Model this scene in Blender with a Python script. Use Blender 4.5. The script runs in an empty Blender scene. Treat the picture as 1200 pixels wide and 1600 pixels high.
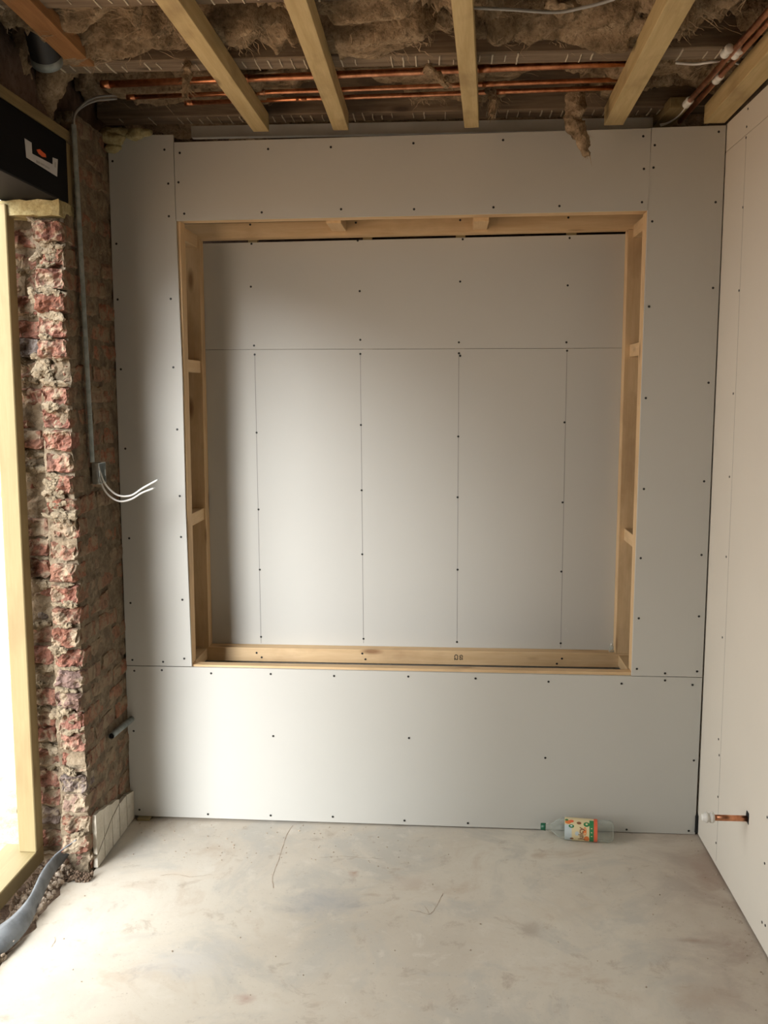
import bpy, bmesh, math, random
from mathutils import Vector, Matrix, Euler, noise
random.seed(7)
S = bpy.context.scene
COL = S.collection

# ------------------------------------------------------------------ camera
F, YAW, PITCH, ROLL = 1495.17, -0.06558, -0.12450, -0.00074
CAM = Vector((1.34775, -3.86078, 1.82829))
fw = Vector((math.sin(YAW)*math.cos(PITCH), math.cos(YAW)*math.cos(PITCH), math.sin(PITCH)))
rt = Vector((math.cos(YAW), -math.sin(YAW), 0)); up = rt.cross(fw)
r2 = rt*math.cos(ROLL)+up*math.sin(ROLL); u2 = -rt*math.sin(ROLL)+up*math.cos(ROLL)
cd = bpy.data.cameras.new('camera'); cam = bpy.data.objects.new('camera', cd); COL.objects.link(cam)
cd.sensor_fit = 'VERTICAL'; cd.sensor_height = 24; cd.lens = 24*F/1600; cd.clip_start = .05
cam.matrix_world = Matrix(((r2.x, u2.x, -fw.x, CAM.x), (r2.y, u2.y, -fw.y, CAM.y), (r2.z, u2.z, -fw.z, CAM.z), (0, 0, 0, 1)))
S.camera = cam
# measured points: where a sight line meets a known plane of the room
def ray(px, py): return (px-600)/F*r2-(py-800)/F*u2+fw
def onX(px, py, X): d = ray(px, py); return CAM+d*((X-CAM.x)/d.x)
def onY(px, py, Y=0.): d = ray(px, py); return CAM+d*((Y-CAM.y)/d.y)
def onZ(px, py, Z): d = ray(px, py); return CAM+d*((Z-CAM.z)/d.z)

# ------------------------------------------------------------------ sky, exposure
DOOR_Y0, DOOR_Y1 = -.54, -2.25       # the doorway in the left wall
w = bpy.data.worlds.new('world'); S.world = w; w.use_nodes = True
bg = w.node_tree.nodes['Background']
bg.inputs[0].default_value = (1, .985, .94, 1); bg.inputs[1].default_value = 3.7
S.view_settings.view_transform = 'Standard'; S.view_settings.look = 'None'
S.view_settings.exposure = .54; S.view_settings.gamma = 1; S.view_settings.use_curve_mapping = False
pl = bpy.data.lights.new('doorway_portal', 'AREA'); pl.shape = 'RECTANGLE'; pl.size = 2.4; pl.size_y = abs(DOOR_Y1-DOOR_Y0)
pl.cycles.is_portal = True
po = bpy.data.objects.new('doorway_portal', pl); COL.objects.link(po)
po.location = (-.3, (DOOR_Y0+DOOR_Y1)/2, 1.28); po.rotation_euler = (0, -math.pi/2, 0)

# hazy sun, low behind thin cloud, coming through the doorway
SUN_AZ, SUN_EL = math.radians(26.5), math.radians(20)
sl = bpy.data.lights.new('hazy_sun', 'SUN'); sl.energy = 3.9; sl.angle = math.radians(27); sl.color = (.97, .985, 1)
so = bpy.data.objects.new('hazy_sun', sl); COL.objects.link(so); so.location = (-4, -6, 6)
so.rotation_euler = Vector((math.sin(SUN_AZ)*math.cos(SUN_EL), math.cos(SUN_AZ)*math.cos(SUN_EL), -math.sin(SUN_EL))).to_track_quat('-Z', 'Y').to_euler()

# ------------------------------------------------------------------ materials
def new_mat(name):
    m = bpy.data.materials.new(name); m.use_nodes = True
    nt = m.node_tree; return m, nt, nt.nodes, nt.links, nt.nodes['Principled BSDF']
def N(nt, kind, **kw):
    n = nt.nodes.new(kind)
    for k, v in kw.items():
        if k.startswith('i_'):
            key = k[2:]; n.inputs[int(key) if key.isdigit() else key].default_value = v
        else: setattr(n, k, v)
    return n
def coords(nt, scale=(1, 1, 1), rand=True):
    tc = N(nt, 'ShaderNodeTexCoord'); mp = N(nt, 'ShaderNodeMapping'); mp.inputs['Scale'].default_value = scale
    nt.links.new(tc.outputs['Object'], mp.inputs[0])
    if rand:
        oi = N(nt, 'ShaderNodeObjectInfo'); ml = N(nt, 'ShaderNodeMath', operation='MULTIPLY'); ml.inputs[1].default_value = 37.
        nt.links.new(oi.outputs['Random'], ml.inputs[0]); nt.links.new(ml.outputs[0], mp.inputs['Location'])
    return mp.outputs[0]
def nz(nt, vec, scale, detail=4, rough=.55, dist=0.):
    n = N(nt, 'ShaderNodeTexNoise'); n.inputs['Scale'].default_value = scale; n.inputs['Detail'].default_value = detail
    n.inputs['Roughness'].default_value = rough; n.inputs['Distortion'].default_value = dist
    nt.links.new(vec, n.inputs['Vector']); return n.outputs[0]
def ramp(nt, fac, stops):
    r = N(nt, 'ShaderNodeValToRGB'); e = r.color_ramp.elements
    while len(e) < len(stops): e.new(.5)
    for k, (p, c) in enumerate(stops):
        e[k].position = p; e[k].color = (c[0], c[1], c[2], 1) if hasattr(c, '__len__') else (c, c, c, 1)
    nt.links.new(fac, r.inputs[0]); return r.outputs[0]
def mix(nt, fac, a, b, mode='MIX'):
    m = N(nt, 'ShaderNodeMix', data_type='RGBA', blend_type=mode)
    for s, v in ((0, fac), (6, a), (7, b)):
        if isinstance(v, (int, float)): m.inputs[s].default_value = v
        elif isinstance(v, tuple): m.inputs[s].default_value = (v[0], v[1], v[2], 1)
        else: nt.links.new(v, m.inputs[s])
    return m.outputs[2]
def bump(nt, h, strength, dist, bs):
    b = N(nt, 'ShaderNodeBump'); b.inputs['Strength'].default_value = strength; b.inputs['Distance'].default_value = dist
    nt.links.new(h, b.inputs['Height']); nt.links.new(b.outputs[0], bs.inputs['Normal'])
def plain(name, col, rough=.6, metal=0., spec=.5):
    m, nt, ns, ln, bs = new_mat(name)
    bs.inputs['Base Color'].default_value = (*col, 1); bs.inputs['Roughness'].default_value = rough
    bs.inputs['Metallic'].default_value = metal; bs.inputs['Specular IOR Level'].default_value = spec
    v = coords(nt); c = nz(nt, v, 9, 5)
    d = tuple(x*.78 for x in col)
    ln.new(mix(nt, c, d, tuple(min(1, x*1.18) for x in col)), bs.inputs['Base Color'])
    return m
def board_mat(name, col, mottling):
    m, nt, ns, ln, bs = new_mat(name)
    v = coords(nt, rand=True)
    a = nz(nt, v, 1.7, 4); b = nz(nt, v, 60, 3); s = nz(nt, v, 14, 6, .7, .5)
    c1 = mix(nt, a, tuple(x*(1-mottling) for x in col), tuple(min(1, x*(1+mottling)) for x in col))
    c2 = mix(nt, ramp(nt, s, [(.70, 0), (.76, .35)]), c1, tuple(min(1, x*1.2) for x in col))
    c3 = mix(nt, ramp(nt, s, [(.24, .3), (.29, 0)]), c2, tuple(x*.7 for x in col))
    ln.new(c3, bs.inputs['Base Color']); bs.inputs['Roughness'].default_value = .8; bs.inputs['Specular IOR Level'].default_value = .25
    bump(nt, b, .06, .002, bs); return m
def wood_mat(name, light, dark, stain, knots=True, rough=.65, grime=0.):
    m, nt, ns, ln, bs = new_mat(name)
    v = coords(nt, (1.2, 18, 18)); g = nz(nt, v, 2.2, 6, .6, .6)
    v2 = coords(nt, (4, 60, 60)); fine = nz(nt, v2, 3, 3)
    c = ramp(nt, g, [(.28, dark), (.62, light)])
    c = mix(nt, ramp(nt, fine, [(.35, .35), (.6, 0)]), c, dark)
    vk = coords(nt, (2.6, 9, 9))
    if knots:
        vo = N(nt, 'ShaderNodeTexVoronoi'); vo.inputs['Scale'].default_value = 1.1; ln.new(vk, vo.inputs['Vector'])
        c = mix(nt, ramp(nt, vo.outputs['Distance'], [(.06, .85), (.17, 0)]), c, stain)
    vg = coords(nt, (1.5, 3, 3)); sm = nz(nt, vg, 2.4, 5)
    c = mix(nt, ramp(nt, sm, [(.52, 0), (.72, .35+grime)]), c, stain)
    ln.new(c, bs.inputs['Base Color']); bs.inputs['Roughness'].default_value = rough; bs.inputs['Specular IOR Level'].default_value = .3
    bump(nt, fine, .15, .002, bs); return m
def brick_mat(name, reds, smear, amount, dirt):
    m, nt, ns, ln, bs = new_mat(name)
    oi = N(nt, 'ShaderNodeObjectInfo')
    base = ramp(nt, oi.outputs['Random'], reds)
    v = coords(nt)
    a = nz(nt, v, 13, 6, .65, .4); b = nz(nt, v, 55, 5, .7); c = nz(nt, v, 6, 5, .6, .8)
    col = mix(nt, ramp(nt, b, [(.36, .75), (.55, 0)]), base, dirt)
    col = mix(nt, ramp(nt, a, [(amount, 0), (amount+.08, .9)]), col, smear)
    col = mix(nt, ramp(nt, c, [(.30, .8), (.42, 0)]), col, dirt)
    ln.new(col, bs.inputs['Base Color']); bs.inputs['Roughness'].default_value = .95; bs.inputs['Specular IOR Level'].default_value = .1
    bump(nt, b, .7, .012, bs); return m
def rough_mat(name, c0, c1, c2, scale, bs_strength=.6, bd=.01):
    m, nt, ns, ln, bs = new_mat(name)
    v = coords(nt); a = nz(nt, v, scale, 7, .65, .4); b = nz(nt, v, scale*4.3, 5, .7)
    col = ramp(nt, a, [(.3, c0), (.5, c1), (.7, c2)])
    col = mix(nt, ramp(nt, b, [(.33, .7), (.5, 0)]), col, c0)
    ln.new(col, bs.inputs['Base Color']); bs.inputs['Roughness'].default_value = .95; bs.inputs['Specular IOR Level'].default_value = .1
    bump(nt, b, bs_strength, bd, bs); return m
def metal_mat(name, c0, c1, rough, metal=1., scale=30):
    m, nt, ns, ln, bs = new_mat(name)
    v = coords(nt); a = nz(nt, v, scale, 5, .6)
    ln.new(ramp(nt, a, [(.35, c0), (.6, c1)]), bs.inputs['Base Color']); bs.inputs['Metallic'].default_value = metal
    bs.inputs['Roughness'].default_value = rough; return m

M = {}
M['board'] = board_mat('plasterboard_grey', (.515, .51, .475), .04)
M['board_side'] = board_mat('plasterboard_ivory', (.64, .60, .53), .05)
M['board_edge'] = plain('plasterboard_edge', (.55, .52, .47), .9)
M['pine'] = wood_mat('pine', (.70, .51, .30), (.60, .41, .22), (.25, .13, .06))
M['batten'] = wood_mat('batten', (.56, .44, .23), (.43, .32, .15), (.24, .16, .08), grime=.25)
M['treated'] = wood_mat('treated_timber', (.31, .255, .135), (.265, .21, .105), (.20, .14, .07), rough=.6)
M['oldwood'] = wood_mat('old_joist', (.25, .19, .13), (.13, .09, .06), (.06, .04, .03), grime=.3, rough=.9)
M['orangewood'] = wood_mat('orange_timber', (.36, .18, .07), (.24, .11, .04), (.12, .06, .03), grime=.2)
M['olivewood'] = wood_mat('olive_timber', (.24, .18, .085), (.16, .115, .05), (.10, .08, .04), grime=.2)
M['brick_end'] = brick_mat('brick_broken', [(0, (.25, .11, .08)), (.3, (.31, .16, .12)), (.5, (.21, .09, .06)), (.68, (.34, .21, .155)), (.82, (.18, .165, .155)), (1, (.27, .10, .065))], (.34, .28, .20), .495, (.07, .045, .033))
M['brick_side'] = brick_mat('brick_face', [(0, (.26, .14, .09)), (.35, (.22, .15, .10)), (.6, (.30, .13, .08)), (.8, (.19, .14, .10)), (1, (.33, .15, .09))], (.25, .195, .13), .47, (.10, .07, .05))
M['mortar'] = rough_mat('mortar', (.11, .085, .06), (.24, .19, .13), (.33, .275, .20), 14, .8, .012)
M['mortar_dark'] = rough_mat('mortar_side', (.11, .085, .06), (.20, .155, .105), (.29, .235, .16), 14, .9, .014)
M['mortar_pale'] = rough_mat('mortar_pale', (.15, .115, .08), (.29, .24, .165), (.36, .30, .22), 18, .8, .01)
M['plaster'] = rough_mat('old_plaster', (.40, .36, .29), (.52, .48, .40), (.58, .54, .47), 6, .2, .004)
M['earth'] = rough_mat('earth', (.10, .07, .05), (.20, .14, .10), (.30, .23, .17), 20, .8, .01)
M['rubble'] = rough_mat('rubble', (.30, .23, .17), (.46, .38, .30), (.58, .50, .42), 25, .6, .008)
M['outside'] = rough_mat('outside_ground', (.46, .25, .14), (.62, .45, .31), (.75, .66, .55), 1.6, .5, .05)
M['wool'] = rough_mat('mineral_wool', (.14, .10, .06), (.41, .30, .19), (.60, .46, .31), 16, .9, .02)
M['fibre'] = plain('wool_fibre', (.38, .28, .18), .95, spec=.1)
M['foam'] = rough_mat('expanding_foam', (.25, .20, .09), (.42, .36, .19), (.52, .46, .28), 30, .6, .008)
M['lath_plaster'] = plain('lath_plaster', (.55, .48, .37), .9)
M['copper'] = metal_mat('copper', (.50, .20, .10), (.78, .36, .20), .33)
M['galv'] = metal_mat('galvanised', (.42, .46, .47), (.62, .66, .66), .42)
M['galv_dull'] = metal_mat('galvanised_dull', (.20, .23, .22), (.30, .33, .32), .55, .6)
M['duct'] = plain('duct_black', (.012, .012, .013), .5)
M['steel'] = plain('steel_primer', (.004, .004, .0045), .7, spec=.12)
M['white'] = plain('white_plastic', (.72, .71, .67), .4)
M['grey_plastic'] = plain('grey_plastic', (.33, .34, .33), .5)
M['trunking'] = plain('trunking_grey', (.74, .76, .75), .5)
M['cable'] = plain('cable_white', (.80, .79, .76), .45)
M['cable_grey'] = plain('cable_grey', (.34, .34, .33), .5)
M['screw'] = plain('screw_black', (.012, .012, .012), .5)
M['pencil'] = plain('pencil', (.26, .25, .24), .8)
M['black'] = plain('black_gap', (.01, .01, .01), .9)
M['print_orange'] = plain('print_orange', (.75, .12, .03), .6)
M['paper'] = plain('label_paper', (.55, .55, .55), .7)
M['membrane'] = metal_mat('damp_membrane', (.10, .11, .12), (.20, .22, .24), .5, 0., 14)
M['old_wall'] = rough_mat('old_wall_brick', (.06, .04, .03), (.12, .08, .06), (.17, .12, .09), 10)
M['boards_dark'] = wood_mat('floorboards_above', (.10, .075, .05), (.06, .045, .03), (.03, .02, .015))

def concrete():
    m, nt, ns, ln, bs = new_mat('concrete')
    v = coords(nt, rand=False)
    a = nz(nt, v, .9, 6, .6, .6); b = nz(nt, v, 2.6, 6, .65, .8); c = nz(nt, v, 9, 6, .7, .4); d = nz(nt, v, 70, 4, .7)
    col = ramp(nt, a, [(.30, (0.472, 0.426, 0.359)), (.5, (0.575, 0.528, 0.451)), (.68, (0.626, 0.59, 0.513))])
    col = mix(nt, ramp(nt, b, [(.50, 0), (.62, .7)]), col, (.46, .445, .405))
    col = mix(nt, ramp(nt, b, [(.30, .75), (.44, 0)]), col, (.47, .385, .30))
    col = mix(nt, ramp(nt, c, [(.56, 0), (.68, .6)]), col, (.64, .60, .53))
    col = mix(nt, ramp(nt, c, [(.30, .7), (.42, 0)]), col, (.37, .31, .25))
    col = mix(nt, ramp(nt, d, [(.28, .65), (.38, 0)]), col, (.32, .27, .22))
    def stain(px, py, rx, ry, c_, amt):
        nonlocal col
        g0 = onZ(px, py, 0); mp = N(nt, 'ShaderNodeMapping'); ln.new(v, mp.inputs[0])
        mp.inputs['Scale'].default_value = (1/rx, 1/ry, 0); mp.inputs['Location'].default_value = (-g0.x/rx, -g0.y/ry, 0)
        vm = N(nt, 'ShaderNodeVectorMath', operation='LENGTH'); ln.new(mp.outputs[0], vm.inputs[0])
        ad = N(nt, 'ShaderNodeMath', operation='ADD'); ln.new(vm.outputs['Value'], ad.inputs[0])
        m2 = N(nt, 'ShaderNodeMath', operation='MULTIPLY'); ln.new(c, m2.inputs[0]); m2.inputs[1].default_value = 2.2; ln.new(m2.outputs[0], ad.inputs[1])
        col = mix(nt, ramp(nt, ad.outputs[0], [(.0, amt), (.55, amt), (1, 0)]) if False else stain_ramp(ad.outputs[0], amt), col, c_)
    def stain_ramp(x, amt):
        mr = N(nt, 'ShaderNodeMapRange'); ln.new(x, mr.inputs[0])
        for k_, val in ((1, 1.1), (2, 1.9), (3, min(1, amt*1.15)), (4, 0)): mr.inputs[k_].default_value = val
        return mr.outputs[0]
    stain(505, 1410, .20, .16, (.40, .395, .385), .75); stain(385, 1560, .06, .04, (.42, .30, .25), .7); stain(553, 1364, .035, .04, (.38, .25, .19), .8)
    stain(580, 1398, .06, .02, (.42, .34, .27), .7); stain(1105, 1372, .06, .16, (.36, .26, .21), .85); stain(1085, 1470, .10, .03, (.36, .27, .21), .7)
    stain(830, 1455, .05, .08, (.42, .37, .31), .7); stain(300, 1500, .25, .18, (.53, .53, .52), .5); stain(650, 1380, .12, .08, (.50, .43, .37), .6)
    stain(1100, 1560, .16, .10, (.46, .385, .31), .6); stain(270, 1365, .25, .07, (.60, .53, .44), .7); stain(880, 1420, .25, .15, (.57, .51, .42), .6)
    # brown dust swept along the right wall, dirt along the brick pier
    sx = N(nt, 'ShaderNodeSeparateXYZ'); ln.new(v, sx.inputs[0])
    mr = N(nt, 'ShaderNodeMapRange'); ln.new(sx.outputs[0], mr.inputs[0])
    for k, val in ((1, 2.02), (2, 2.38), (3, 0), (4, 1)): mr.inputs[k].default_value = val
    mm = N(nt, 'ShaderNodeMath', operation='MULTIPLY'); ln.new(mr.outputs[0], mm.inputs[0]); ln.new(ramp(nt, b, [(.35, .15), (.6, .9)]), mm.inputs[1])
    col = mix(nt, mm.outputs[0], col, (.36, .275, .22))
    ln.new(col, bs.inputs['Base Color'])
    ln.new(ramp(nt, a, [(.3, .75), (.7, .55)]), bs.inputs['Roughness']); bs.inputs['Specular IOR Level'].default_value = .35
    hh = N(nt, 'ShaderNodeMath', operation='ADD'); ln.new(c, hh.inputs[0]); ln.new(d, hh.inputs[1])
    bump(nt, hh.outputs[0], .12, .004, bs); return m
M['concrete'] = concrete()
def pet():
    m, nt, ns, ln, bs = new_mat('clear_plastic')
    bs.inputs['Base Color'].default_value = (.62, .66, .62, 1); bs.inputs['Roughness'].default_value = .08
    tr = N(nt, 'ShaderNodeBsdfTransparent'); tr.inputs[0].default_value = (.93, .955, .94, 1)
    lw = N(nt, 'ShaderNodeLayerWeight'); lw.inputs['Blend'].default_value = .35
    v = coords(nt); bump(nt, nz(nt, v, 40, 2), .2, .004, bs)
    mx = N(nt, 'ShaderNodeMixShader'); ln.new(ramp(nt, lw.outputs['Facing'], [(0, .10), (1, .75)]), mx.inputs[0])
    ln.new(tr.outputs[0], mx.inputs[1]); ln.new(bs.outputs[0], mx.inputs[2]); ln.new(mx.outputs[0], ns['Material Output'].inputs[0]); return m
M['pet'] = pet()
M['cap'] = plain('cap_green', (.008, .10, .05), .35)
M['lab_cream'] = plain('label_cream', (.70, .60, .36), .5)
M['lab_blue'] = plain('label_paleblue', (.50, .58, .60), .5)
M['lab_orange'] = plain('label_orange', (.70, .20, .05), .5)
M['lab_red'] = plain('label_red', (.72, .13, .06), .5)
M['lab_green'] = plain('label_green', (.03, .20, .07), .5)
M['lab_brown'] = plain('label_brown', (.22, .10, .05), .5)

# ------------------------------------------------------------------ helpers
WM = {}
def link(o, parent=None, mw=None):
    COL.objects.link(o); mw = mw or Matrix.Identity(4); WM[o] = mw
    if parent is not None:
        o.parent = parent; o.matrix_parent_inverse = WM[parent].inverted()
    o.matrix_basis = mw
    return o
def thing(name, label, cat, loc, group=None):
    o = bpy.data.objects.new(name, None); o.empty_display_size = .05
    link(o, None, Matrix.Translation(Vector(loc))); tag(o, label, cat, group); return o
def tag(o, label=None, cat=None, group=None, kind=None):
    for k, v in (('label', label), ('category', cat), ('group', group), ('kind', kind)):
        if v: o[k] = v
    return o
def obj(name, bm, mat, parent=None, mw=None, smooth=False):
    if isinstance(bm, bpy.types.Mesh): me = bm
    else:
        me = bpy.data.meshes.new(name); bmesh.ops.recalc_face_normals(bm, faces=bm.faces); bm.to_mesh(me); bm.free()
        if smooth:
            for p in me.polygons: p.use_smooth = True
    if mat is not None and not me.materials: me.materials.append(M[mat] if isinstance(mat, str) else mat)
    return link(bpy.data.objects.new(name, me), parent, mw)
def add_box(bm, lo, hi):
    lo, hi = Vector(lo), Vector(hi)
    vs = [bm.verts.new((x, y, z)) for x in (lo.x, hi.x) for y in (lo.y, hi.y) for z in (lo.z, hi.z)]
    for f in ((0, 1, 3, 2), (4, 6, 7, 5), (0, 4, 5, 1), (2, 3, 7, 6), (0, 2, 6, 4), (1, 5, 7, 3)): bm.faces.new([vs[i] for i in f])
    return vs
def bevelled(bm, w):
    bmesh.ops.bevel(bm, geom=bm.edges[:], offset=w, segments=1, affect='EDGES'); return bm
def prism(bm, pts, off):
    off = Vector(off); a = [bm.verts.new(p) for p in pts]; b = [bm.verts.new(Vector(p)+off) for p in pts]; n = len(pts)
    bm.faces.new(a); bm.faces.new(b[::-1])
    for i in range(n): bm.faces.new((a[i], b[i], b[(i+1) % n], a[(i+1) % n]))
    return bm
def timber(name, lo, hi, axis, mat, parent=None, bev=.0015, warp=0.):
    lo, hi = Vector(lo), Vector(hi); d = hi-lo; c = (lo+hi)/2
    dims, rot = {'X': ((d.x, d.y, d.z), Matrix.Identity(4)), 'Y': ((d.y, d.x, d.z), Matrix.Rotation(math.pi/2, 4, 'Z')),
                 'Z': ((d.z, d.y, d.x), Matrix.Rotation(-math.pi/2, 4, 'Y'))}[axis]
    bm = bmesh.new(); h = Vector(dims)/2; add_box(bm, -h, h); bevelled(bm, bev)
    return obj(name, bm, mat, parent, Matrix.Translation(c) @ rot)
def beam_between(name, a, b, wdt, hgt, mat, parent=None, bev=.0015):
    a, b = Vector(a), Vector(b); x = (b-a).normalized(); y = Vector((0, 0, 1)).cross(x).normalized(); z = x.cross(y)
    L = (b-a).length; bm = bmesh.new(); add_box(bm, (-L/2, -wdt/2, -hgt/2), (L/2, wdt/2, hgt/2)); bevelled(bm, bev)
    mw = Matrix.Translation((a+b)/2) @ Matrix((x, y, z)).transposed().to_4x4()
    return obj(name, bm, mat, parent, mw)
def spline(pts, n=8):
    pts = [Vector(p) for p in pts]; out = []
    P = [pts[0]*2-pts[1]]+pts+[pts[-1]*2-pts[-2]]
    for i in range(1, len(P)-2):
        p0, p1, p2, p3 = P[i-1], P[i], P[i+1], P[i+2]
        for k in range(n):
            t = k/n; out.append(.5*((2*p1)+(p2-p0)*t+(2*p0-5*p1+4*p2-p3)*t*t+(3*p1-p0-3*p2+p3)*t**3))
    out.append(pts[-1]); return out
def add_tube(bm, pts, r, seg=10, cap=True):
    pts = [Vector(p) for p in pts]; rings = []; prev = None
    for i, p in enumerate(pts):
        t = (pts[min(i+1, len(pts)-1)]-pts[max(i-1, 0)]).normalized()
        if prev is None:
            a = Vector((0, 0, 1)) if abs(t.z) < .9 else Vector((1, 0, 0)); u = t.cross(a).normalized()
        else: u = (prev-t*prev.dot(t)).normalized()
        prev = u; v = t.cross(u); rr = r[i] if hasattr(r, '__len__') else r
        rings.append([bm.verts.new(p+(u*math.cos(2*math.pi*k/seg)+v*math.sin(2*math.pi*k/seg))*rr) for k in range(seg)])
    for a, b in zip(rings, rings[1:]):
        for k in range(seg): bm.faces.new((a[k], a[(k+1) % seg], b[(k+1) % seg], b[k]))
    if cap: bm.faces.new(rings[0][::-1]); bm.faces.new(rings[-1])
    return rings
def tube(name, pts, r, mat, parent=None, seg=10, cap=True):
    bm = bmesh.new(); add_tube(bm, pts, r, seg, cap); return obj(name, bm, mat, parent, None, True)
def lathe(name, prof, a, b, mat, parent=None, seg=20, cap=True):
    # prof: list of (distance along a->b, radius)
    a, b = Vector(a), Vector(b); d = (b-a).normalized()
    bm = bmesh.new(); add_tube(bm, [a+d*t for t, r in prof], [r for t, r in prof], seg, cap); return obj(name, bm, mat, parent, None, True)
def surf_box(bm, lo, hi, div, fn=None):
    # box skin with div cells per axis, each vertex moved by fn
    lo, hi = Vector(lo), Vector(hi); nx, ny, nz_ = div; vs = {}
    def V(i, j, k):
        key = (i, j, k)
        if key not in vs:
            p = Vector((lo.x+(hi.x-lo.x)*i/nx, lo.y+(hi.y-lo.y)*j/ny, lo.z+(hi.z-lo.z)*k/nz_))
            vs[key] = bm.verts.new(fn(p, i/nx, j/ny, k/nz_) if fn else p)
        return vs[key]
    for i in range(nx):
        for j in range(ny):
            for k in (0, nz_): bm.faces.new((V(i, j, k), V(i+1, j, k), V(i+1, j+1, k), V(i, j+1, k)))
    for i in range(nx):
        for k in range(nz_):
            for j in (0, ny): bm.faces.new((V(i, j, k), V(i+1, j, k), V(i+1, j, k+1), V(i, j, k+1)))
    for j in range(ny):
        for k in range(nz_):
            for i in (0, nx): bm.faces.new((V(i, j, k), V(i, j+1, k), V(i, j+1, k+1), V(i, j, k+1)))
    return bm
def fb(p, s, o=4, seed=0.): return noise.fractal(Vector(p)*s+Vector((seed*3.7, seed*1.3, seed*7.1)), 1., 2., o)
def nv(p, s, seed=0.):
    q = Vector(p)*s+Vector((seed*5.1, seed*2.3, seed*3.9)); return Vector((noise.noise(q), noise.noise(q+Vector((31, 7, 3))), noise.noise(q+Vector((5, 43, 17)))))

# ------------------------------------------------------------------ setting
def struct(name, bm, mat, **k): return tag(obj(name, bm, mat, **k), kind='structure')
ROOM_Y = -4.9; WZ = 2.835; CEIL = 3.16
bm = bmesh.new(); surf_box(bm, (-.065, ROOM_Y, -.25), (2.60, .60, 0), (8, 330, 1), lambda p, i, j, k: p if i else Vector((.004 if p.y > -.5 else p.x+fb(p, 9, 3)*.02, p.y, p.z))); floor = struct('floor', bm, 'concrete')
bm = bmesh.new(); add_box(bm, (-.3, ROOM_Y, CEIL), (2.6, .8, CEIL+.1)); struct('ceiling', bm, 'boards_dark')
bm = bmesh.new(); add_box(bm, (-.3, .50, -.2), (2.6, .6, CEIL)); struct('wall_old', bm, 'old_wall')
bm = bmesh.new(); add_box(bm, (-.3, ROOM_Y-.1, -.2), (2.6, ROOM_Y, CEIL)); struct('wall_rear', bm, 'old_wall')
bm = bmesh.new(); add_box(bm, (-.3, ROOM_Y, -.2), (0, DOOR_Y1, CEIL)); struct('wall_side', bm, 'old_wall')
bm = bmesh.new(); add_box(bm, (-.30, ROOM_Y, 2.72), (-.06, .5, CEIL)); struct('wall_above', bm, 'old_wall')
bm = bmesh.new(); add_box(bm, (-30, -30, -.30), (-.33, 30, -.10)); struct('ground_outside', bm, 'outside')
bm = bmesh.new()
surf_box(bm, (-.36, -2.4, -.3), (-.05, -.2, -.004), (10, 60, 2), lambda p, i, j, k: p+(Vector((0, 0, fb(p, 14, 3)*.018-.012)) if k == 1 else Vector()))
struct('threshold_trench', bm, 'earth')

# back stud wall: studs behind, plasterboard sheets on them
bm = bmesh.new()
for lo, hi in (((0, .030, 0), (2.39, .0515, .06)), ((.0, .0135, 2.76), (2.39, .0515, 2.80)), ((.0, .0135, .06), (.06, .0515, 2.76)), ((2.33, .0135, .06), (2.39, .0515, 2.76))): add_box(bm, lo, hi)
wall_back = struct('wall_back', bm, 'batten')
OX0, OX1, OZ0, OZ1 = .279, 2.111, .686, 2.517
def sheet(quad, parent, mat='board', th=.0125, Y=0., axis='Y'):
    bm = bmesh.new()
    if axis == 'Y': prism(bm, [(x, Y, z) for x, z in quad], (0, th, 0))
    else: prism(bm, [(Y, y, z) for y, z in quad], (th, 0, 0))
    return obj('plasterboard', bm, mat, parent)
left = sheet([(0, .682), (.281, .682), (.2725, 1.35), (.274, 1.9), (.264, 2.52), (.263, 2.835), (0, 2.838)], wall_back)
top = sheet([(.2655, 2.5065), (2.115, 2.5235), (2.1165, 2.826), (.2655, 2.806)], wall_back)
right = sheet([(2.1095, .676), (2.393, .676), (2.396, 2.832), (2.119, 2.828), (2.1135, OZ1)], wall_back)
bottom = sheet([(-.003, .014), (2.390, .002), (2.393, .673), (-.003, .679)], wall_back)
NB = .346
bm = bmesh.new()
for lo, hi in (((0, NB+.0135, .0), (2.4, NB+.05, .06)), ((0, NB+.0135, 2.6), (2.4, NB+.05, 2.66))): add_box(bm, lo, hi)
for x in (.5, 1.0, 1.4, 1.87): add_box(bm, (x-.02, NB+.0135, .06), (x+.02, NB+.05, 2.6))
wall_niche = struct('wall_niche', bm, 'batten')
zs = onY(640, 545, NB).z
nlow = sheet([(.02, .4), (2.38, .4), (2.38, zs-.001), (.02, zs-.0016)], wall_niche, Y=NB)
nup = sheet([(.02, zs), (2.38, zs+.0005), (2.38, 2.493), (.02, 2.466)], wall_niche, Y=NB)

bm = bmesh.new()
bmesh.ops.create_cone(bm, cap_ends=True, segments=10, radius1=.0036, radius2=.0048, depth=.0016)
screw_me = bpy.data.meshes.new('screw'); bm.to_mesh(screw_me); bm.free(); screw_me.materials.append(M['screw'])
def screws(pix, parent, Y=None, X=None):
    for q in pix:
        if Y is not None: p = onY(*q, Y)-Vector((0, .0006, 0)); R = Matrix.Rotation(math.pi/2, 4, 'X')
        else: p = onX(*q, X)-Vector((.0006, 0, 0)); R = Matrix.Rotation(-math.pi/2, 4, 'Y')
        obj('screw', screw_me, None, parent, Matrix.Translation(p) @ R)
screws([(176, 252), (257, 234), (263, 287), (264, 338), (182, 381), (184, 468), (267, 467), (189, 577), (271, 574), (277, 671), (196, 701), (281, 775), (202, 841), (283, 839), (204, 942), (285, 937), (207, 1031), (255, 1034), (288, 1029)], left, 0)
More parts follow.
